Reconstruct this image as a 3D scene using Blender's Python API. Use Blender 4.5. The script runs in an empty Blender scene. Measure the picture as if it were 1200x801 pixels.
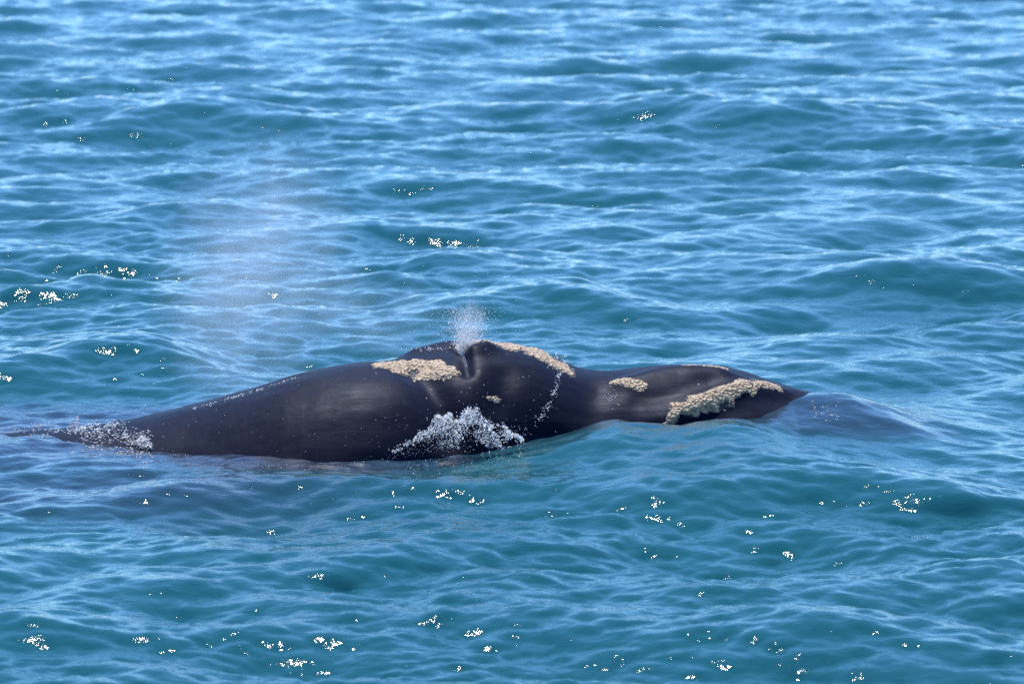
import bpy, bmesh, math, random
import numpy as np
from mathutils import Vector
from mathutils.bvhtree import BVHTree

random.seed(7); rng = np.random.default_rng(11)
scene = bpy.context.scene
col = scene.collection
R = math.radians

# ------------------------------------------------------------------ camera
CAM_H, DIST, PITCH = 6.4, 36.0, R(8.94)
TANH = 4.0 / 36.6                      # tan of half the horizontal field of view
cam_d = bpy.data.cameras.new('camera')
cam = bpy.data.objects.new('camera', cam_d); col.objects.link(cam)
cam.location = (0, 0, CAM_H); cam.rotation_euler = (R(90) - PITCH, 0, 0)
cam_d.sensor_width = 36; cam_d.lens = 18 / TANH
cam_d.clip_start = 0.5; cam_d.clip_end = 60000
cam_d.dof.use_dof = True; cam_d.dof.focus_distance = 36.0
cam_d.dof.aperture_fstop = (cam_d.lens / 1000) / 0.062
scene.camera = cam

# ------------------------------------------------------------------ light
SUN_EL, SUN_AZ = R(64), R(-11)         # azimuth measured from +Y towards +X
world = bpy.data.worlds.new('World'); scene.world = world; world.use_nodes = True
wn, wl = world.node_tree.nodes, world.node_tree.links
wn.clear()
sky = wn.new('ShaderNodeTexSky'); sky.sky_type = 'NISHITA'; sky.sun_disc = False
sky.sun_elevation = SUN_EL; sky.sun_rotation = SUN_AZ
sky.altitude = 400; sky.air_density = 1.0; sky.dust_density = 0.0; sky.ozone_density = 6.0
bg = wn.new('ShaderNodeBackground'); bg.inputs['Strength'].default_value = 0.145
wo = wn.new('ShaderNodeOutputWorld')
tint = wn.new('ShaderNodeMix'); tint.data_type = 'RGBA'; tint.blend_type = 'MULTIPLY'
tint.inputs[0].default_value = 1.0; tint.inputs[7].default_value = (0.74, 0.95, 1.15, 1)
wl.new(sky.outputs[0], tint.inputs[6]); wl.new(tint.outputs[2], bg.inputs[0]); wl.new(bg.outputs[0], wo.inputs[0])
sun_d = bpy.data.lights.new('sun', 'SUN'); sun_d.energy = 4.6; sun_d.angle = R(0.53)
sun_d.color = (1.0, 0.97, 0.94)
sun = bpy.data.objects.new('sun', sun_d); col.objects.link(sun)
sdir = Vector((math.sin(SUN_AZ) * math.cos(SUN_EL), math.cos(SUN_AZ) * math.cos(SUN_EL), math.sin(SUN_EL)))
sun.rotation_euler = sdir.to_track_quat('Z', 'Y').to_euler()
sun.location = sdir * 60
vs = scene.view_settings
vs.view_transform = 'Standard'; vs.look = 'None'; vs.gamma = 1.0; vs.exposure = 0.56
vs.use_curve_mapping = False
scene.cycles.use_denoising = False
scene.cycles.sample_clamp_direct = 0; scene.cycles.sample_clamp_indirect = 6
scene.cycles.volume_bounces = 1; scene.cycles.max_bounces = 8
scene.cycles.volume_step_rate = 2.0
scene.cycles.transparent_max_bounces = 16

# ------------------------------------------------------------------ helpers
def pix_dir(px, py):                    # direction through a point of the 1200 x 801 picture
    u = (px - 600) / 600 * TANH; v = -(py - 400.5) / 600 * TANH
    c, s = math.cos(PITCH), math.sin(PITCH)
    return u, c + v * s, v * c - s      # X, Y, Z
def on_water(px, py, z=0.0):
    u, y, w = pix_dir(px, py); t = (z - CAM_H) / w
    return u * t, y * t
def at_depth(px, py, Y):
    u, y, w = pix_dir(px, py); t = Y / y
    return u * t, Y, CAM_H + w * t

def hash3(ix, iy, iz, seed):
    h = (ix.astype(np.int64) * 374761393 + iy.astype(np.int64) * 668265263 + iz.astype(np.int64) * 2147483647 + seed * 974634721)
    h = (h ^ (h >> 13)) * 1274126177
    h = h ^ (h >> 16)
    return (h & 0xFFFFFF).astype(np.float64) / 0xFFFFFF * 2 - 1
def vnoise(x, y, z, seed=0):
    ix, iy, iz = np.floor(x), np.floor(y), np.floor(z)
    fx, fy, fz = x - ix, y - iy, z - iz
    fx, fy, fz = [f * f * (3 - 2 * f) for f in (fx, fy, fz)]
    out = 0
    for dx in (0, 1):
        for dy in (0, 1):
            for dz in (0, 1):
                w = (fx if dx else 1 - fx) * (fy if dy else 1 - fy) * (fz if dz else 1 - fz)
                out = out + w * hash3(ix + dx, iy + dy, iz + dz, seed)
    return out
def fbm(p, scale, octs=4, seed=0, gain=0.5):
    a, s, out = 1.0, scale, 0
    for o in range(octs):
        out = out + a * vnoise(p[:, 0] * s + 13.7 * o, p[:, 1] * s, p[:, 2] * s, seed + o)
        a *= gain; s *= 2.03
    return out

def mesh_np(name, verts, quads, smooth=True):
    me = bpy.data.meshes.new(name)
    n, m = len(verts), len(quads)
    k = quads.shape[1]
    me.vertices.add(n); me.vertices.foreach_set('co', np.ascontiguousarray(verts, dtype=np.float32).ravel())
    me.loops.add(m * k); me.loops.foreach_set('vertex_index', np.ascontiguousarray(quads, dtype=np.int32).ravel())
    me.polygons.add(m); me.polygons.foreach_set('loop_start', np.arange(0, m * k, k, dtype=np.int32))
    me.update(calc_edges=True); me.validate()
    me.polygons.foreach_set('use_smooth', np.full(len(me.polygons), smooth))
    return me
def add(name, me, material, parent=None, label=None, cat=None, kind=None):
    o = bpy.data.objects.new(name, me); col.objects.link(o)
    if material: me.materials.append(material)
    if parent: o.parent = parent
    if label: o['label'] = label
    if cat: o['category'] = cat
    if kind: o['kind'] = kind
    return o
def grid_quads(r, c):
    i = np.arange(r - 1)[:, None] * c + np.arange(c - 1)[None, :]
    i = i.ravel()
    return np.stack([i, i + 1, i + c + 1, i + c], 1)

class NT:
    def __init__(self, name):
        self.m = bpy.data.materials.new(name); self.m.use_nodes = True
        self.t = self.m.node_tree; self.t.nodes.clear()
        self.out = self.t.nodes.new('ShaderNodeOutputMaterial')
    def n(self, typ, **kw):
        nd = self.t.nodes.new(typ)
        for k, v in kw.items():
            if k.startswith('i_'):
                nd.inputs[k[2:].replace('_', ' ')].default_value = v
            else: setattr(nd, k, v)
        return nd
    def l(self, a, b): self.t.links.new(a, b)
    def math(self, op, a, b=None, clamp=False):
        nd = self.t.nodes.new('ShaderNodeMath'); nd.operation = op; nd.use_clamp = clamp
        for i, v in enumerate((a, b)):
            if v is None: continue
            if isinstance(v, (int, float)): nd.inputs[i].default_value = v
            else: self.l(v, nd.inputs[i])
        return nd.outputs[0]
    def noise(self, vec, scale, detail=3, rough=0.55, dist=0.0):
        nd = self.n('ShaderNodeTexNoise'); nd.inputs['Scale'].default_value = scale
        nd.inputs['Detail'].default_value = detail; nd.inputs['Roughness'].default_value = rough
        nd.inputs['Distortion'].default_value = dist
        if vec is not None: self.l(vec, nd.inputs['Vector'])
        return nd.outputs['Fac']
    def mapping(self, vec, scale=(1, 1, 1), rot=(0, 0, 0)):
        nd = self.n('ShaderNodeMapping'); nd.inputs['Scale'].default_value = scale; nd.inputs['Rotation'].default_value = rot
        self.l(vec, nd.inputs['Vector']); return nd.outputs[0]
    def ramp(self, fac, stops):
        nd = self.n('ShaderNodeValToRGB'); e = nd.color_ramp.elements
        while len(e) < len(stops): e.new(0.5)
        for el, (p, c) in zip(e, stops): el.position = p; el.color = (*c, 1)
        self.l(fac, nd.inputs[0]); return nd.outputs[0]
    def mix(self, fac, a, b):
        nd = self.n('ShaderNodeMix', data_type='RGBA')
        for s, v in ((0, fac), (6, a), (7, b)):
            if isinstance(v, tuple): nd.inputs[s].default_value = (*v, 1)
            elif isinstance(v, (int, float)): nd.inputs[s].default_value = v
            else: self.l(v, nd.inputs[s])
        return nd.outputs[2]
    def bump(self, h, dist, strength=1.0, normal=None):
        nd = self.n('ShaderNodeBump'); nd.inputs['Distance'].default_value = dist; nd.inputs['Strength'].default_value = strength
        self.l(h, nd.inputs['Height'])
        if normal is not None: self.l(normal, nd.inputs['Normal'])
        return nd.outputs[0]

# ------------------------------------------------------------------ materials
def mat_sea():
    t = NT('sea_water')
    g = t.n('ShaderNodeNewGeometry').outputs['Position']
    at = t.n('ShaderNodeAttribute', attribute_name='over_whale').outputs['Fac']
    big = t.noise(t.mapping(g, (0.22, 0.09, 0.1)), 1.0, 2)
    c = t.mix(big, (0.007, 0.064, 0.086), (0.009, 0.082, 0.096))
    c = t.mix(at, c, (0.018, 0.030, 0.054))
    b = t.n('ShaderNodeBsdfPrincipled', i_Roughness=0.03, i_IOR=1.333)
    t.l(c, b.inputs['Base Color'])
    n1 = t.noise(t.mapping(g, (1.0, 1.9, 1.0), (0, 0, R(12))), 7.0, 3, 0.6, 0.6)
    n2 = t.noise(t.mapping(g, (1.0, 1.7, 1.0), (0, 0, R(-22))), 24.0, 2, 0.5, 0.4)
    gust = t.n('ShaderNodeAttribute', attribute_name='gust').outputs['Fac']
    nb = t.bump(n1, 0.0075, 0.8)
    bn = t.n('ShaderNodeBump'); bn.inputs['Distance'].default_value = 0.0042
    t.l(t.math('ADD', t.math('MULTIPLY', gust, 0.45), 0.42, True), bn.inputs['Strength'])
    t.l(n2, bn.inputs['Height']); t.l(nb, bn.inputs['Normal']); nb = bn.outputs[0]
    t.l(nb, b.inputs['Normal']); t.l(b.outputs[0], t.out.inputs[0])
    return t.m
def mat_skin():
    t = NT('whale_skin')
    g = t.n('ShaderNodeTexCoord').outputs['Object']
    n1 = t.noise(g, 1.6, 5, 0.6)
    c = t.mix(n1, (0.004, 0.005, 0.012), (0.008, 0.010, 0.022))
    n2 = t.noise(t.mapping(g, (0.6, 3.0, 3.0)), 9.0, 4, 0.65)
    c = t.mix(t.math('MULTIPLY', t.math('SUBTRACT', n2, 0.56, True), 1.0), c, (0.020, 0.023, 0.042))
    b = t.n('ShaderNodeBsdfPrincipled', i_IOR=1.36); b.inputs['Specular IOR Level'].default_value = 0.07; b.inputs['Sheen Weight'].default_value = 0.07; b.inputs['Sheen Roughness'].default_value = 0.35; b.inputs['Sheen Tint'].default_value = (0.55, 0.66, 1.0, 1); b.inputs['Specular Tint'].default_value = (0.50, 0.60, 1.0, 1)
    t.l(c, b.inputs['Base Color'])
    t.l(t.math('ADD', t.math('MULTIPLY', n2, 0.30), 0.33), b.inputs['Roughness'])
    n3 = t.noise(t.mapping(g, (1.0, 2.5, 2.5), (0, 0, 0.3)), 28.0, 3, 0.6)
    n5 = t.noise(t.mapping(g, (9.0, 1.2, 1.2), (0, R(28), 0)), 4.0, 4, 0.65)
    n7 = t.noise(g, 5.5, 6, 0.75)
    c2 = t.mix(t.math('MULTIPLY', t.math('SUBTRACT', n7, 0.58, True), 2.2, True), c, (0.028, 0.032, 0.052))
    c2 = t.mix(t.math('MULTIPLY', t.math('SUBTRACT', n5, 0.60, True), 2.0, True), c2, (0.024, 0.028, 0.046))
    t.l(c2, b.inputs['Base Color'])
    nb = t.bump(n5, 0.0015, 0.5); nb = t.bump(n2, 0.003, 0.4, nb); nb = t.bump(n7, 0.006, 0.5, nb); nb = t.bump(n3, 0.0016, 0.5, nb)
    t.l(nb, b.inputs['Normal']); t.l(b.outputs[0], t.out.inputs[0])
    return t.m
def mat_callosity():
    t = NT('callosity_crust')
    g = t.n('ShaderNodeTexCoord').outputs['Object']
    v = t.n('ShaderNodeTexVoronoi'); v.inputs['Scale'].default_value = 42; t.l(g, v.inputs['Vector'])
    n1 = t.noise(g, 14, 5, 0.7)
    c = t.ramp(n1, [(0.25, (0.11, 0.075, 0.045)), (0.45, (0.46, 0.32, 0.175)), (0.70, (0.70, 0.54, 0.34))])
    c = t.mix(t.math('MULTIPLY', v.outputs['Distance'], 0.9, True), c, (0.17, 0.115, 0.075))
    mk = t.n('ShaderNodeAttribute', attribute_name='crust').outputs['Fac']
    n6 = t.noise(g, 30, 3, 0.6)
    fac = t.math('MULTIPLY', t.math('ADD', t.math('SUBTRACT', mk, 0.42), t.math('MULTIPLY', t.math('SUBTRACT', n6, 0.5), 1.8)), 4.0, True)
    c = t.mix(fac, (0.014, 0.014, 0.02), c)
    b = t.n('ShaderNodeBsdfPrincipled', i_Roughness=0.55)
    t.l(c, b.inputs['Base Color'])
    nb = t.bump(v.outputs['Distance'], 0.02, 0.9); nb = t.bump(n1, 0.02, 0.7, nb)
    t.l(nb, b.inputs['Normal']); t.l(b.outputs[0], t.out.inputs[0])
    return t.m
def mat_foam(name, base, rough, trans):
    t = NT(name)
    b = t.n('ShaderNodeBsdfPrincipled', i_Roughness=rough, i_IOR=1.33)
    b.inputs['Base Color'].default_value = (*base, 1)
    tr = t.n('ShaderNodeBsdfTranslucent'); tr.inputs[0].default_value = (*base, 1)
    mx = t.n('ShaderNodeMixShader'); mx.inputs[0].default_value = trans
    t.l(b.outputs[0], mx.inputs[1]); t.l(tr.outputs[0], mx.inputs[2]); t.l(mx.outputs[0], t.out.inputs[0])
    return t.m
M_SEA, M_SKIN, M_CAL = mat_sea(), mat_skin(), mat_callosity()
M_FOAM = mat_foam('white_foam', (0.94, 0.93, 0.92), 0.15, 0.55)
def mat_clear():
    t = NT('clear_water'); b = t.n('ShaderNodeBsdfPrincipled', i_Roughness=0.03, i_IOR=1.33)
    b.inputs['Base Color'].default_value = (0.95, 0.97, 0.98, 1); b.inputs['Transmission Weight'].default_value = 0.75
    t.l(b.outputs[0], t.out.inputs[0]); return t.m
M_CLEAR = mat_clear()
M_DROP = mat_foam('water_drop', (0.88, 0.89, 0.90), 0.10, 0.55)

# ------------------------------------------------------------------ whale shape
WY = 36.0
# picture silhouette of the back, given as column and row, turned into real heights at the ridge
SIL = [(-60, 515), (0, 508), (60, 504), (130, 497), (180, 487), (230, 475), (270, 464), (300, 455), (340, 442), (380, 434),
       (420, 428), (450, 426), (480, 423), (510, 418), (535, 413), (555, 407), (570, 404), (600, 405), (630, 412),
       (655, 424), (670, 432), (690, 436), (715, 437.5), (740, 434), (770, 430), (810, 428), (840, 430), (870, 436),
       (890, 443), (905, 449), (930, 455), (960, 462), (1000, 472), (1040, 486), (1080, 500), (1110, 512)]
YC = [(-60, 36.2), (180, 36.0), (400, 35.8), (520, 36.0), (600, 36.2), (700, 36.25), (900, 36.25), (1110, 36.2)]
HW = [(-60, 1.35), (200, 1.42), (400, 1.40), (480, 1.28), (540, 1.08), (600, 1.02), (680, 0.92), (760, 0.86), (860, 0.84), (940, 0.74), (1040, 0.55), (1110, 0.40)]
HB = [(-60, 1.35), (200, 1.42), (420, 1.40), (520, 1.3), (600, 1.2), (700, 1.0), (860, 0.95), (960, 0.85), (1110, 0.7)]
EX = [(-60, 1.0), (440, 1.0), (560, 0.86), (640, 0.80), (760, 0.84), (880, 0.80), (1000, 0.95), (1110, 1.0)]
def smooth_interp(tab, x, w=16):
    xs, ys = zip(*tab); out = 0; ws = 0
    for d, g in ((-1.5, .1), (-1, .2), (-.5, .25), (0, .3), (.5, .25), (1, .2), (1.5, .1)):
        out = out + g * np.interp(x + d * w, xs, ys); ws += g
    return out / ws
def X_of(px): return (px - 600) / 150.0
def P_of(X): return X * 150.0 + 600
zt_tab = []
for px, py in SIL:
    y = np.interp(px, *zip(*YC)); zt_tab.append((px, at_depth(px, py, y)[2]))
def sect(X):
    p = P_of(X)
    yc = smooth_interp(YC, p, 40); a = smooth_interp(HW, p, 40); b = smooth_interp(HB, p, 40); e = smooth_interp(EX, p, 40)
    zt = smooth_interp(zt_tab, p, 10)
    return yc, a, b, e, zt

Xd = np.concatenate([np.linspace(-13, -4.6, 50, endpoint=False), np.linspace(-4.6, 3.4, 860, endpoint=False), np.linspace(3.4, 3.75, 24)])
yc, a, b, e, zt = sect(Xd)
left = np.clip((-4.4 - Xd) / 8.6, 0, 1)                    # body tapers under water towards the tail
zt = zt - 1.6 * left ** 1.2 * (left > 0); a = a * (1 - 0.8 * left); b = b * (1 - 0.8 * left)
right = np.clip((Xd - 3.35) / 0.4, 0, 1)                    # rounded tip of the snout, under water
zt = zt - 0.25 * right ** 2; sc_ = np.sqrt(np.clip(1 - right ** 2, 0.0005, 1)); a = a * sc_; b = b * sc_
NPH = 250
s = np.linspace(0, 1, NPH)
ph = np.concatenate([np.linspace(-0.30, 1.25, 200) * math.pi, np.linspace(1.25, 1.70, 50)[1:] * math.pi])
NPH = len(ph)
cs, sn = np.cos(ph)[None, :], np.sin(ph)[None, :]
sgn = lambda v: np.sign(v)
aa, bb, ee = a[:, None], b[:, None], e[:, None]
Y = yc[:, None] - aa * sgn(cs) * np.abs(cs) ** ee
Z = (zt - b)[:, None] + bb * sgn(sn) * np.abs(sn) ** ee
V = np.stack([np.repeat(Xd[:, None], NPH, 1), Y, Z], 2)
def normals(V):
    du = np.gradient(V, axis=0); dv = np.gradient(V, axis=1)
    n = np.cross(dv, du); n /= np.linalg.norm(n, axis=2, keepdims=True) + 1e-9
    return n
Nn = normals(V)
if Nn[400, 100, 2] < 0: Nn = -Nn
quads = grid_quads(len(Xd), NPH)
def ring_close(q):
    r, c = len(Xd), NPH
    i = np.arange(r - 1)
    extra = np.stack([i * c + c - 1, i * c, (i + 1) * c, (i + 1) * c + c - 1], 1)
    return np.concatenate([q, extra])
quads = ring_close(quads)
def make_bvh(V):
    sub = V.reshape(-1, 3)
    return BVHTree.FromPolygons(sub.tolist(), quads.tolist())
bvh = make_bvh(V)
def hit(px, py):
    d = Vector(pix_dir(px, py)).normalized()
    loc, n, i, t = bvh.ray_cast(Vector((0, 0, CAM_H)), d, 200)
    if loc is None:
        X, yy, zz = at_depth(px, py, np.interp(px, *zip(*YC))); return np.array([X, yy, zz])
    return np.array(loc)
def poly_dist(P, pts):
    best = np.full(P.shape[:-1], 1e9); tt = np.zeros(P.shape[:-1])
    for i in range(len(pts) - 1):
        A, B = pts[i], pts[i + 1]; AB = B - A
        t = np.clip(((P - A) @ AB) / (AB @ AB + 1e-12), 0, 1)
        d = np.linalg.norm(P - (A + t[..., None] * AB), axis=-1)
        m = d < best; best = np.where(m, d, best); tt = np.where(m, (i + t) / (len(pts) - 1), tt)
    return best, tt
def line(*pp): return [hit(*p) for p in pp]
V0 = V.copy()
disp = np.zeros(V.shape[:2])
def feature(pts, w, amt):
    global disp
    if len(pts) == 1: d = np.linalg.norm(V0 - pts[0], axis=-1)
    else: d, _ = poly_dist(V0, pts)
    disp += amt * np.exp(-(d / w) ** 2)
def ridge_pt(px, dy, dz=0):
    X = X_of(px); y_, a_, b_, e_, z_ = [float(v) for v in sect(np.array([X]))[:5]]
    q = min(0.999, abs(dy) / a_)
    zz = z_ - b_ + b_ * math.sqrt(1 - q * q)
    return np.array([X, y_ + dy, zz + dz])
feature(line((486, 430), (506, 455), (520, 482), (528, 512)), 0.14, -0.075)     # fold behind the head
feature(line((440, 470), (450, 520)), 0.30, 0.03)                               # shoulder swell
feature([ridge_pt(492, 0.36), ridge_pt(526, 0.32)], 0.17, 0.085)                 # far lip of the blowhole
feature([ridge_pt(536, 0.12), ridge_pt(543, -0.08)], 0.05, -0.035)             # blowhole slit
feature([ridge_pt(557, -0.20), ridge_pt(568, -0.13)], 0.10, 0.065)
feature(line((541, 411), (545, 424), (548, 438)), 0.050, -0.028)                                    # near lip of the blowhole
feature([ridge_pt(558, 0.1)], 0.10, 0.02)
feature(line((590, 440), (585, 470)), 0.12, -0.03)
feature(line((700, 455), (690, 480)), 0.15, -0.03)
LIP = line((780, 494), (795, 484), (815, 474), (838, 462), (862, 455), (885, 452), (908, 456))
feature(LIP, 0.10, 0.03)
feature(line((812, 496), (850, 478), (890, 468), (925, 468)), 0.13, -0.03)
feature(line((752, 468), (790, 458), (830, 448)), 0.14, -0.035)
feature(line((740, 446), (790, 434), (840, 436)), 0.12, 0.03)
# loose skin folds and lumps
Pf = V0.reshape(-1, 3)
disp += (fbm(Pf, 1.5, 3, 3) * 0.010 + fbm(Pf * np.array([0.5, 1.4, 1.4]), 7.0, 3, 9) * 0.0035).reshape(disp.shape)
V = V0 + Nn * disp[..., None]
bvh = make_bvh(V)
Nn = normals(V)
if Nn[400, 100, 2] < 0: Nn = -Nn

whale = bpy.data.objects.new('whale', None); col.objects.link(whale); whale.location = (0, WY, 0)
whale['label'] = 'black right whale with tan crusty patches on its head, swimming at the surface'
whale['category'] = 'whale'
OFF = np.array([0, WY, 0])
body = add('body', mesh_np('body', V.reshape(-1, 3) - OFF, quads[:, ::-1]), M_SKIN, whale)

# crusty callosities: thick patches grown on the skin
def patch(name, pts, w, height, seed, rag=0.45, taper=0.0, squash=1.0, label=None):
    d, tt = poly_dist(V, pts) if len(pts) > 1 else (np.linalg.norm((V - pts[0]) * np.array([squash, 1, 1]), axis=-1), 0)
    Pf = V.reshape(-1, 3)
    nz = (fbm(Pf, 9.0, 4, seed)).reshape(d.shape)
    ww = w * (1 - taper * np.abs(2 * tt - 1) ** 1.5) if taper else w
    m = 1 - d / ww + rag * nz * 0.6
    keep = m > 0
    f = keep.reshape(-1)[quads].all(1)
    q = quads[f]
    if len(q) == 0: return None
    ids, inv = np.unique(q.ravel(), return_inverse=True)
    P = Pf[ids]; N = Nn.reshape(-1, 3)[ids]; mm = np.clip(m.reshape(-1)[ids] * 2.2, 0, 1)
    crust = 0.5 + 0.5 * fbm(P, 38.0, 2, seed + 5, 0.7)
    P2 = P + N * (0.001 + mm ** 1.1 * height * (0.35 + 0.9 * np.clip(crust, 0, 1.6)))[:, None]
    # flush rim: border vertices sink into the skin
    cnt = np.bincount(inv, minlength=len(ids)); rim = cnt < 4
    P2[rim] = P[rim] - N[rim] * 0.006
    me_ = mesh_np(name, P2 - OFF, inv.reshape(q.shape)[:, ::-1])
    if len(me_.vertices) == len(mm): me_.attributes.new('crust', 'FLOAT', 'POINT').data.foreach_set('value', mm.astype(np.float32))
    o = add(name, me_, M_CAL, whale)
    if label: o['label'] = label
    return o
patch('callosity', line((448, 429), (470, 429), (495, 428), (515, 436)), 0.16, 0.016, 21, 0.9)
patch('callosity', [ridge_pt(566, 0.0), ridge_pt(590, 0.03), ridge_pt(615, 0.0), ridge_pt(640, -0.05), ridge_pt(657, -0.1)], 0.20, 0.018, 31, 0.8)
patch('callosity', line((572, 466), (580, 468)), 0.05, 0.003, 41, 0.8)
patch('callosity', line((722, 447), (738, 448), (750, 450)), 0.080, 0.004, 51, 0.5)
patch('callosity', [ridge_pt(812, -0.08), ridge_pt(840, -0.08)], 0.11, 0.006, 61, 0.5)
patch('callosity', LIP, 0.15, 0.007, 71, 0.9, taper=0.50)

# long paddle flipper, under water on the near side
def flipper():
    n, m = 40, 24; P = []
    root = np.array([-1.6, 35.0, -0.75]); tip = np.array([-3.6, 33.0, -0.62])
    ax = (tip - root); L = np.linalg.norm(ax); ax /= L
    side = np.cross(ax, [0, 0, 1.0]); side /= np.linalg.norm(side)
    for i in range(n):
        t = i / (n - 1); w = (0.28 + 0.42 * math.sin(math.pi * min(1, t * 0.95 + 0.1))) * math.sqrt(max(0.002, 1 - t ** 4)); th = 0.14 * math.sqrt(max(0.002, 1 - t ** 2)) + 0.01
        for j in range(m):
            g = 2 * math.pi * j / m
            P.append(root + ax * L * t + side * w * math.cos(g) + np.array([0, 0, 1]) * th * math.sin(g))
    P = np.array(P); q = []
    for i in range(n - 1):
        for j in range(m): q.append((i * m + j, i * m + (j + 1) % m, (i + 1) * m + (j + 1) % m, (i + 1) * m + j))
    return mesh_np('flipper', P - OFF, np.array(q))
add('flipper', flipper(), M_SKIN, whale)

# ------------------------------------------------------------------ sea
def tile(N, L, lmin, lmax, lpeak, p, wind, spread, slope, seed):
    r = np.random.default_rng(seed)
    k = np.fft.fftfreq(N, L / N) * 2 * np.pi
    kx, ky = np.meshgrid(k, k, indexing='ij'); kk = np.hypot(kx, ky); kk[0, 0] = 1
    th = np.arctan2(ky, kx) - wind
    S = kk ** (-p) * np.exp(-(2 * np.pi / lpeak / kk) ** 2) * (0.06 + np.abs(np.cos(th)) ** spread)
    lam = 2 * np.pi / kk
    S = S * (lam > lmin) * (lam < lmax); S[0, 0] = 0
    A = np.sqrt(S) * (r.standard_normal((N, N)) + 1j * r.standard_normal((N, N)))
    h = np.fft.ifft2(A).real
    sx = np.fft.ifft2(1j * kx * A).real; sy = np.fft.ifft2(1j * ky * A).real
    f = slope / math.sqrt((sx ** 2 + sy ** 2).mean())
    dx = np.fft.ifft2(-1j * kx / kk * A).real; dy = np.fft.ifft2(-1j * ky / kk * A).real
    return np.stack([h, dx, dy], 2) * f, L
def sample(T, x, y, rot):
    A, L = T; N = A.shape[0]
    c, s_ = math.cos(rot), math.sin(rot)
    u = (c * x + s_ * y) / L * N; v = (-s_ * x + c * y) / L * N
    iu, iv = np.floor(u).astype(int), np.floor(v).astype(int); fu, fv = (u - iu)[:, None], (v - iv)[:, None]
    i0, i1, j0, j1 = iu % N, (iu + 1) % N, iv % N, (iv + 1) % N
    o = A[i0, j0] * (1 - fu) * (1 - fv) + A[i1, j0] * fu * (1 - fv) + A[i0, j1] * (1 - fu) * fv + A[i1, j1] * fu * fv
    h, a1, a2 = o[:, 0], o[:, 1], o[:, 2]
    return h, c * a1 - s_ * a2, s_ * a1 + c * a2
T1 = tile(512, 61.0, 1.0, 14, 3.0, 3.7, R(86), 1.7, 0.128, 1)
T2 = tile(1024, 23.7, 0.16, 1.0, 1.2, 3.7, R(116), 2.2, 0.155, 2)
T3 = tile(1024, 9.3, 0.05, 0.45, 0.45, 3.8, R(42), 1.8, 0.105, 3)

th_d = np.linspace(-R(9.0), R(9.0), 860)
th_s = R(9.0) + (np.linspace(0, 1, 36)[1:] ** 1.6) * R(72)
th = np.concatenate([-th_s[::-1], th_d, th_s])
inv = np.linspace(1 / 24.5, 1 / 92.0, 960)
rows = np.concatenate([np.geomspace(2.0, 24.5, 90, endpoint=False), 1 / inv, np.geomspace(92, 20000, 130)[1:]])
gx = (rows[:, None] * np.tan(th)[None, :]).ravel(); gy = np.repeat(rows, len(th))
thg = np.tile(np.abs(th), len(rows))
fade = np.clip(1 - (thg - R(9)) / R(25), 0, 1) * np.clip((220 - gy) / 120, 0, 1) * np.clip((gy - 8) / 14, 0, 1)
fade_s = np.clip(1 - (thg - R(9)) / R(3), 0, 1) * np.clip((110 - gy) / 18, 0, 1) * np.clip((gy - 21) / 4, 0, 1)
z = np.zeros_like(gx); ox = np.zeros_like(gx); oy = np.zeros_like(gx)
def whale_near(x, y):                     # 1 beside the whale, falling off
    X = np.clip(x, -5, 3.3); dy = (y - 35.9) / 2.1; dx = (x - X) / 1.5
    return np.exp(-(dy ** 2 + dx ** 2) ** 1.5)
near = whale_near(gx, gy)
patchy = 0.5 + 0.5 * np.clip(vnoise(gx * 0.35, gy * 0.16, gx * 0, 5) * 1.3, -1, 1)
film = np.exp(-(((gx - 2.7) / 0.8) ** 2 + ((gy - 36.2) / 0.8) ** 2) ** 2)   # smooth water drawn over the snout
ruffle = np.zeros_like(gx)               # small gusts that roughen the surface
for px, py, rx, ry, k in [(560, 292, 95, 14, 1.5), (570, 328, 40, 6, 1.5), (115, 302, 60, 8, 1.5), (222, 334, 22, 12, 1.5), (300, 330, 90, 40, 0.6), (750, 298, 60, 8, 1.2),
                          (900, 118, 160, 12, 1.5), (520, 112, 60, 14, 1.5), (600, 182, 80, 12, 1.2), (150, 75, 100, 40, 0.9), (850, 25, 250, 30, 1.0), (1040, 445, 90, 14, 1.0), (600, 55, 700, 60, 0.7), (500, 200, 500, 45, 0.5), (390, 664, 26, 12, 1.6), (190, 630, 60, 14, 1.4)]:
    cx, cy = on_water(px, py); dx_ = rx / 150 * cy / 36; x0, y0 = on_water(px, py - ry); x1, y1 = on_water(px, py + ry)
    ruffle += k * np.exp(-(((gx - cx) / dx_) ** 2 + ((gy - cy) / (abs(y0 - y1) / 2)) ** 2))
for T, rot, f in ((T1, 0.13, fade * (1 - 0.72 * near)), (T2, -0.41, fade_s * (0.75 + 0.5 * patchy) * (1 - 0.35 * near) * (1 - 0.2 * film)), (T3, 0.77, fade_s * (0.45 + 0.8 * patchy + 0.35 * ruffle) * (1 - 0.4 * film))):
    h, dx, dy = sample(T, gx, gy, rot)
    z += h * f; ox += dx * f; oy += dy * f
ox *= 0.65; oy *= 0.65
def swell(px, py, length, width, height, turn=0.0, trough=0.35, zref=0.0):
    """one wave crest of the photograph: a ridge with a shallow trough on the near side"""
    global z
    cx, cy = on_water(px, py, zref); c, s_ = math.cos(R(turn)), math.sin(R(turn))
    u = (c * (gx - cx) + s_ * (gy - cy)) / length; v = (-s_ * (gx - cx) + c * (gy - cy)) / width
    v = v + 0.35 * u * u + 0.25 * np.sin(u * 2.1 + px)
    e = np.exp(-u * u)
    z += height * e * (np.exp(-v * v * np.where(v < 0, 1.6, 0.8)) - trough * np.exp(-((v + 1.7) / 1.0) ** 2))
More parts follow.
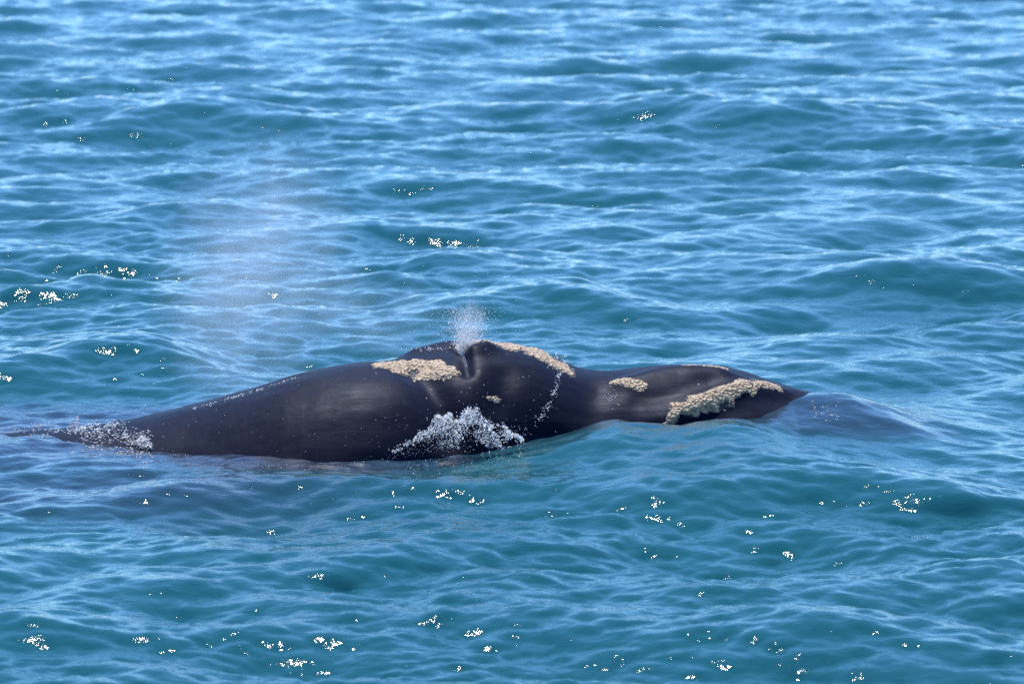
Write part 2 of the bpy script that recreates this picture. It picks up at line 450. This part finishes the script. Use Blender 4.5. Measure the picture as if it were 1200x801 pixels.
for sw in [(390, 556, 0.85, 0.55, 0.07, 6), (890, 556, 1.35, 1.0, 0.15, 10), (175, 628, 0.7, 0.6, 0.09, 0), (430, 652, 0.8, 0.7, 0.07, -5),
           (330, 725, 0.8, 0.7, 0.07, 0), (150, 398, 0.9, 0.9, 0.22, 0), (640, 330, 0.8, 0.9, 0.18, 0), (900, 720, 0.8, 0.8, 0.07, 0),
           (1080, 655, 0.8, 0.7, 0.06, 8), (230, 122, 1.6, 1.6, 0.22, 4), (900, 118, 2.2, 1.8, 0.22, 0), (1000, 300, 1.4, 1.2, 0.15, 4)]:
    swell(*sw, zref=sw[4])
# water heaped up in front of and over the submerged snout
PB = P_of(gx)
A_ = np.interp(PB, [520, 560, 600, 650, 690, 722, 760, 795, 850, 890, 925, 960, 1000, 1040, 1080, 1120, 1200], [0, 0.03, 0.07, 0.14, 0.21, 0.25, 0.21, 0.18, 0.21, 0.24, 0.28, 0.285, 0.26, 0.21, 0.13, 0.07, 0])
yb = np.interp(PB, [540, 720, 840, 890, 930, 1200], [35.1, 35.15, 35.25, 35.55, 36.1, 36.3])
yb = yb + 0.10 * vnoise(gx * 2.2, gy * 0, gx * 0, 91)
v_ = gy - yb
z += A_ * (1 + 0.15 * vnoise(gx * 3.1, gy * 1.3, gx * 0, 92)) * np.exp(-np.where(v_ < 0, (v_ / 1.0) ** 2, (v_ / 0.75) ** 2))
wx, wy = gx + ox, gy + oy
# how much dark whale lies just under the surface
X = wx
zone = (np.abs(wy - 35.5) < 4.5) & (X > -12) & (X < 3.8)
over = np.zeros_like(z)
Xi = X[zone]; y_, a_, b_, e_, zt_ = sect(Xi)
lf = np.clip((-4.4 - Xi) / 8.6, 0, 1); zt_ = zt_ - 1.6 * lf ** 1.2
q = np.clip(np.abs(wy[zone] - y_) / (a_ + 0.5), 0, 1)
top = zt_ - b_ + b_ * np.sqrt(1 - q ** 2)
dep = np.clip(z[zone] - top, 0, 10)
ov = np.exp(-dep / 0.75) * np.clip((1 - q) * 4, 0, 1)
fl = np.exp(-(((Xi + 2.9) / 1.7) ** 2 + ((wy[zone] - 33.7) / 1.1) ** 2) ** 1.3) * 0.75
fade_r = np.clip((3.6 - Xi) / 0.5, 0, 1)
over[zone] = np.maximum(ov * fade_r * np.interp(Xi, [-1.5, 0.0, 1.6, 2.1, 3.0], [1, 0.5, 0.55, 0.8, 0.8]), fl)
SV = np.stack([wx, wy, z], 1)
me = mesh_np('sea', SV, grid_quads(len(rows), len(th)))
at = me.attributes.new('over_whale', 'FLOAT', 'POINT')
if len(me.vertices) == len(over): at.data.foreach_set('value', over.astype(np.float32))
at2 = me.attributes.new('gust', 'FLOAT', 'POINT')
at2.data.foreach_set('value', np.clip(ruffle, 0, 2).astype(np.float32))
sea = add('sea', me, M_SEA, kind='structure')
sea['label'] = 'choppy blue green sea with short sunlit waves'

# ------------------------------------------------------------------ spray, foam, drops
cP, sP = math.cos(PITCH), math.sin(PITCH)
dv = SV[:, 1] * cP - (SV[:, 2] - CAM_H) * sP
ppx = 600 + SV[:, 0] / dv / TANH * 600
ppy = 400.5 - (SV[:, 1] * sP + (SV[:, 2] - CAM_H) * cP) / dv / TANH * 600
ok = np.where((SV[:, 1] > 24) & (SV[:, 1] < 95) & (np.abs(ppx - 600) < 640))[0]
okx, oky, okY = ppx[ok], ppy[ok], SV[ok, 1]
order = np.argsort(oky); okx, oky, okY, ok = okx[order], oky[order], okY[order], ok[order]
def sea_at(px, py, tol=2.0):
    a_, b_ = np.searchsorted(oky, py - tol), np.searchsorted(oky, py + tol)
    m = np.where(np.abs(okx[a_:b_] - px) < tol)[0]
    if len(m) == 0: return np.array([*on_water(px, py), 0.0])
    return SV[ok[a_ + m[np.argmin(okY[a_ + m])]]]
def seen_at(px, py):                     # the nearer of skin and water behind a picture point
    p = sea_at(px, py); d = Vector(pix_dir(px, py)).normalized()
    loc, n_, i_, t_ = bvh.ray_cast(Vector((0, 0, CAM_H)), d, 200)
    return np.array(loc) if loc is not None and loc[1] < p[1] else p
_b = bmesh.new(); bmesh.ops.create_icosphere(_b, subdivisions=1, radius=1.0); _b.verts.ensure_lookup_table()
ICO_V = np.array([v.co[:] for v in _b.verts]); ICO_F = np.array([[v.index for v in f.verts] for f in _b.faces]); _b.free()
HALF = ICO_F[ICO_V[ICO_F].mean(1)[:, 2] > -0.25]                 # drops and foam as thin caps, cut open so backlight brightens them
def beads(name, pts, rad, material, label, cat, squash=(1, 1, 1), clear=0.0):
    pts = np.asarray(pts); rad = np.asarray(rad); n = len(pts)
    q = rng.standard_normal((n, 4)); q /= np.linalg.norm(q, axis=1, keepdims=True); w, x, y, zq = q.T
    Rm = np.stack([1 - 2 * (y * y + zq * zq), 2 * (x * y - w * zq), 2 * (x * zq + w * y), 2 * (x * y + w * zq), 1 - 2 * (x * x + zq * zq), 2 * (y * zq - w * x),
                   2 * (x * zq - w * y), 2 * (y * zq + w * x), 1 - 2 * (x * x + y * y)], 1).reshape(n, 3, 3)
    st = 1 + 0.3 * rng.standard_normal((n, 1, 3)).clip(-1.2, 1.5)
    V_ = np.einsum('nij,vj->nvi', Rm, ICO_V) * st * np.array(squash) * rad[:, None, None] + pts[:, None, :]
    F_ = (HALF[None] + (np.arange(n) * len(ICO_V))[:, None, None]).reshape(-1, 3)
    ids, inv_ = np.unique(F_.ravel(), return_inverse=True)
    me_ = mesh_np(name, V_.reshape(-1, 3)[ids], inv_.reshape(-1, 3))
    o = add(name, me_, material, None, label, cat, 'stuff')
    if clear:
        me_.materials.append(M_CLEAR)
        me_.polygons.foreach_set('material_index', np.repeat((rng.random(n) < clear).astype(np.int32), len(HALF)))
    return o

# splash thrown up in the fold behind the head
cx, cy, cz = at_depth(552, 517, 34.95)
P_, r_ = [], []
prof = lambda u: np.interp(u, [-0.42, -0.34, -0.22, -0.12, 0.0, 0.12, 0.22, 0.32, 0.42], [0.01, 0.10, 0.24, 0.27, 0.24, 0.22, 0.17, 0.07, 0.01])
while len(P_) < 3800:
    u = random.uniform(-0.40, 0.40); h = float(prof(u)); w = random.random() ** 0.8 * (h + 0.05) * 1.05 - 0.05
    yy = random.gauss(0, 0.05) + 0.22 * (w - 0.1)
    p = np.array([cx + u - 0.5 * (0.27 - w) * max(0.0, -0.05 - u), cy + yy, cz + w])
    h2 = h * (0.85 + 0.45 * vnoise(*(np.array([c]) for c in (u * 19, 0.3, 0.7)), 78)[0])
    if w > h2: continue
    big = vnoise(*(np.array([c]) * 9 for c in p), 79)[0]; fine_ = vnoise(*(np.array([c]) * 30 for c in p), 77)[0]
    if 0.7 * big + 0.8 * fine_ + 0.55 * (w / (h2 + 0.01)) < 0.12 + 0.25 * random.random(): continue
    P_.append(p); r_.append(random.uniform(0.0012, 0.0050) if random.random() < 0.95 else random.uniform(0.006, 0.011))
for i in range(160):                                                      # loose drops flung around the splash
    P_.append(np.array([cx + random.gauss(0.05, 0.30), cy - 0.05 + random.gauss(0, 0.10), cz + 0.05 + abs(random.gauss(0, 0.16))])); r_.append(random.uniform(0.0012, 0.0035))
for i in range(90):                                                       # trailing edge of the splash along the flank
    t = random.random(); p = hit(495 - 35 * t + random.gauss(0, 3), 512 + 16 * t + random.gauss(0, 2)); P_.append(p + np.array([0, -0.02, 0.0])); r_.append(random.uniform(0.003, 0.008))
beads('splash', P_, r_, M_FOAM, 'white beaded splash of water against the dark flank behind the head', 'splash', clear=0.4)

# blow from the blowhole: dense jet and fine drops falling about
P_, r_ = [], []
bx, by, bz = ridge_pt(543, 0.04)
while len(P_) < 4200:
    t = random.random() ** 2.2
    p = np.array([bx + 0.01 + 0.03 * t + random.gauss(0, 0.018 + 0.10 * t), by + random.gauss(0, 0.03 + 0.10 * t), bz - 0.03 + 0.36 * t])
    P_.append(p); r_.append(random.uniform(0.0012, 0.0040) * (1.2 - 0.5 * t))
for i in range(420):
    P_.append(np.array([bx + random.gauss(0, 0.30), by + random.gauss(0, 0.25), bz + 0.02 + abs(random.gauss(0, 0.25))])); r_.append(random.uniform(0.001, 0.003))
beads('blow_spray', P_, r_, M_FOAM, 'burst of fine white droplets shooting from the blowhole', 'spray')

# running and clinging water on the skin
P_, r_ = [], []
ts = [0.03, 0.12, 0.2, 0.33, 0.42, 0.5, 0.68, 0.75, 0.9, 0.97]
for i in range(170):
    t = random.choice(ts) + random.gauss(0, 0.035); p = hit(656 - 4 * t - 20 * t * t + random.gauss(0, 1.2 + 3.5 * t * random.random()), 430 + 62 * t); P_.append(p); r_.append(random.uniform(0.002, 0.0065))
for i in range(60): P_.append(hit(random.uniform(640, 664), random.uniform(414, 432))); r_.append(random.uniform(0.003, 0.008))
for i in range(130):
    t = random.random(); px = 225 + 125 * t; P_.append(hit(px, np.interp(px, *zip(*SIL)) + 1.5 + abs(random.gauss(0, 1.5)))); r_.append(random.uniform(0.002, 0.007))
for i in range(110): P_.append(hit(random.uniform(150, 480), random.uniform(436, 530))); r_.append(random.uniform(0.0015, 0.004))
for i in range(70):
    t = random.random(); P_.append(hit(541 + 7 * t + random.gauss(0, 1.0), 412 + 20 * t)); r_.append(random.uniform(0.002, 0.005) * (1.2 - 0.6 * t))
for i in range(26): P_.append(hit(random.gauss(717, 5), random.gauss(466, 6))); r_.append(random.uniform(0.003, 0.006))
for i in range(50): P_.append(hit(random.gauss(505, 14), 407 + abs(random.gauss(0, 2)))); r_.append(random.uniform(0.003, 0.007))
beads('skin_drops', P_, r_, M_DROP, 'bright drops and trickles of water running down the black skin', 'water drops')

# foam flecks on wave tops
P_, r_ = [], []
def flecks(n, x0, x1, y0, y1, r0, r1, slope=0.0):
    for i in range(n):
        t = random.random(); px = x0 + (x1 - x0) * t; py = random.gauss((y0 + y1) / 2, (y1 - y0) / 2) + slope * (t - 0.5)
        P_.append(seen_at(px, py) + np.array([0, 0, 0.002])); r_.append(random.uniform(r0, r1))
flecks(520, 80, 180, 504, 522, 0.0015, 0.007, 16)
flecks(120, 0, 100, 499, 507, 0.0015, 0.005)
flecks(46, 950, 985, 475, 489, 0.0015, 0.0055, 5)
for i in range(2300):                      # wash breaking where the back slides under
    t = random.random()
    if random.random() < 0.40: px = 178 - abs(random.gauss(0, 13)); py = 520 - (178 - px) * 0.16 + random.gauss(0, 3.2)
    elif random.random() < 0.35: px = random.gauss(118, 12); py = 500 - (px - 118) * 0.10 + random.gauss(0, 1.6)
    else: px = 20 + 155 * t ** 0.6; py = 503 + 13 * t * t + random.gauss(0, 3.6)
    p = seen_at(px, py); k = vnoise(*(np.array([c]) * 13 for c in p), 55)[0] + 0.6 * vnoise(*(np.array([c]) * 40 for c in p), 56)[0]
    if k < 0.12: continue
    P_.append(p + np.array([0, -0.01, abs(random.gauss(0, 0.012))])); r_.append(random.uniform(0.0015, 0.006))
WL = [(185, 527), (250, 540), (320, 545), (400, 545), (470, 534), (520, 524), (600, 505)]
for i in range(260):
    px = random.uniform(185, 600); py = np.interp(px, *zip(*WL)) + random.gauss(0, 2.5)
    P_.append(seen_at(px, py)); r_.append(random.uniform(0.001, 0.0035))
flecks(300, 470, 620, 512, 534, 0.0012, 0.004, -16)
beads('foam_flecks', P_, r_, M_FOAM, 'scattered white foam flecks and bubbles on the wave tops', 'foam', (1.5, 1.5, 0.6), clear=0.2)

# drifting veil of breath mist
def mist(name, centre, size, density, noise_scale, label, seed):
    bm = bmesh.new(); bmesh.ops.create_icosphere(bm, subdivisions=4, radius=1.0)
    me = bpy.data.meshes.new(name); bm.to_mesh(me); bm.free()
    t = NT(name)
    tc = t.n('ShaderNodeTexCoord').outputs['Object']
    ln = t.n('ShaderNodeVectorMath', operation='LENGTH'); t.l(tc, ln.inputs[0])
    fall = t.math('POWER', t.math('SUBTRACT', 1.0, ln.outputs['Value'], True), 1.3)
    mp = t.mapping(tc, tuple(noise_scale), (0.3 * seed, 0.2, 0.5 * seed))
    nz = t.noise(mp, 1.0, 3, 0.6, 0.5)
    nz = t.math('MULTIPLY', t.math('SUBTRACT', nz, 0.36, True), 4.0)
    d = t.math('MULTIPLY', t.math('MULTIPLY', fall, nz), density)
    v = t.n('ShaderNodeVolumePrincipled'); v.inputs['Color'].default_value = (0.82, 0.90, 1.0, 1); v.inputs['Anisotropy'].default_value = 0.5
    t.l(d, v.inputs['Density']); t.l(v.outputs[0], t.out.inputs['Volume'])
    o = add(name, me, t.m, None, label, 'mist', 'stuff')
    o.location = centre; o.scale = size[:3]; o.rotation_euler = (0, size[3] if len(size) > 3 else 0, 0)
    return o
mist('breath_mist', at_depth(300, 320, 37.4), (0.95, 0.7, 1.3, R(10)), 1.7, (1.3, 1.3, 1.0), 'thin white veil of breath mist drifting over the back of the whale', 1)
mist('drift_mist', at_depth(425, 365, 36.6), (1.05, 0.45, 0.42, R(12)), 0.8, (2.0, 1.6, 1.2), 'faint trail of mist between the blowhole puff and the drifting veil', 3)
mist('blow_mist', at_depth(549, 385, 36.1), (0.17, 0.16, 0.30, R(4)), 8.0, (1.6, 1.6, 1.3), 'small dense white puff of mist above the blowhole', 2)
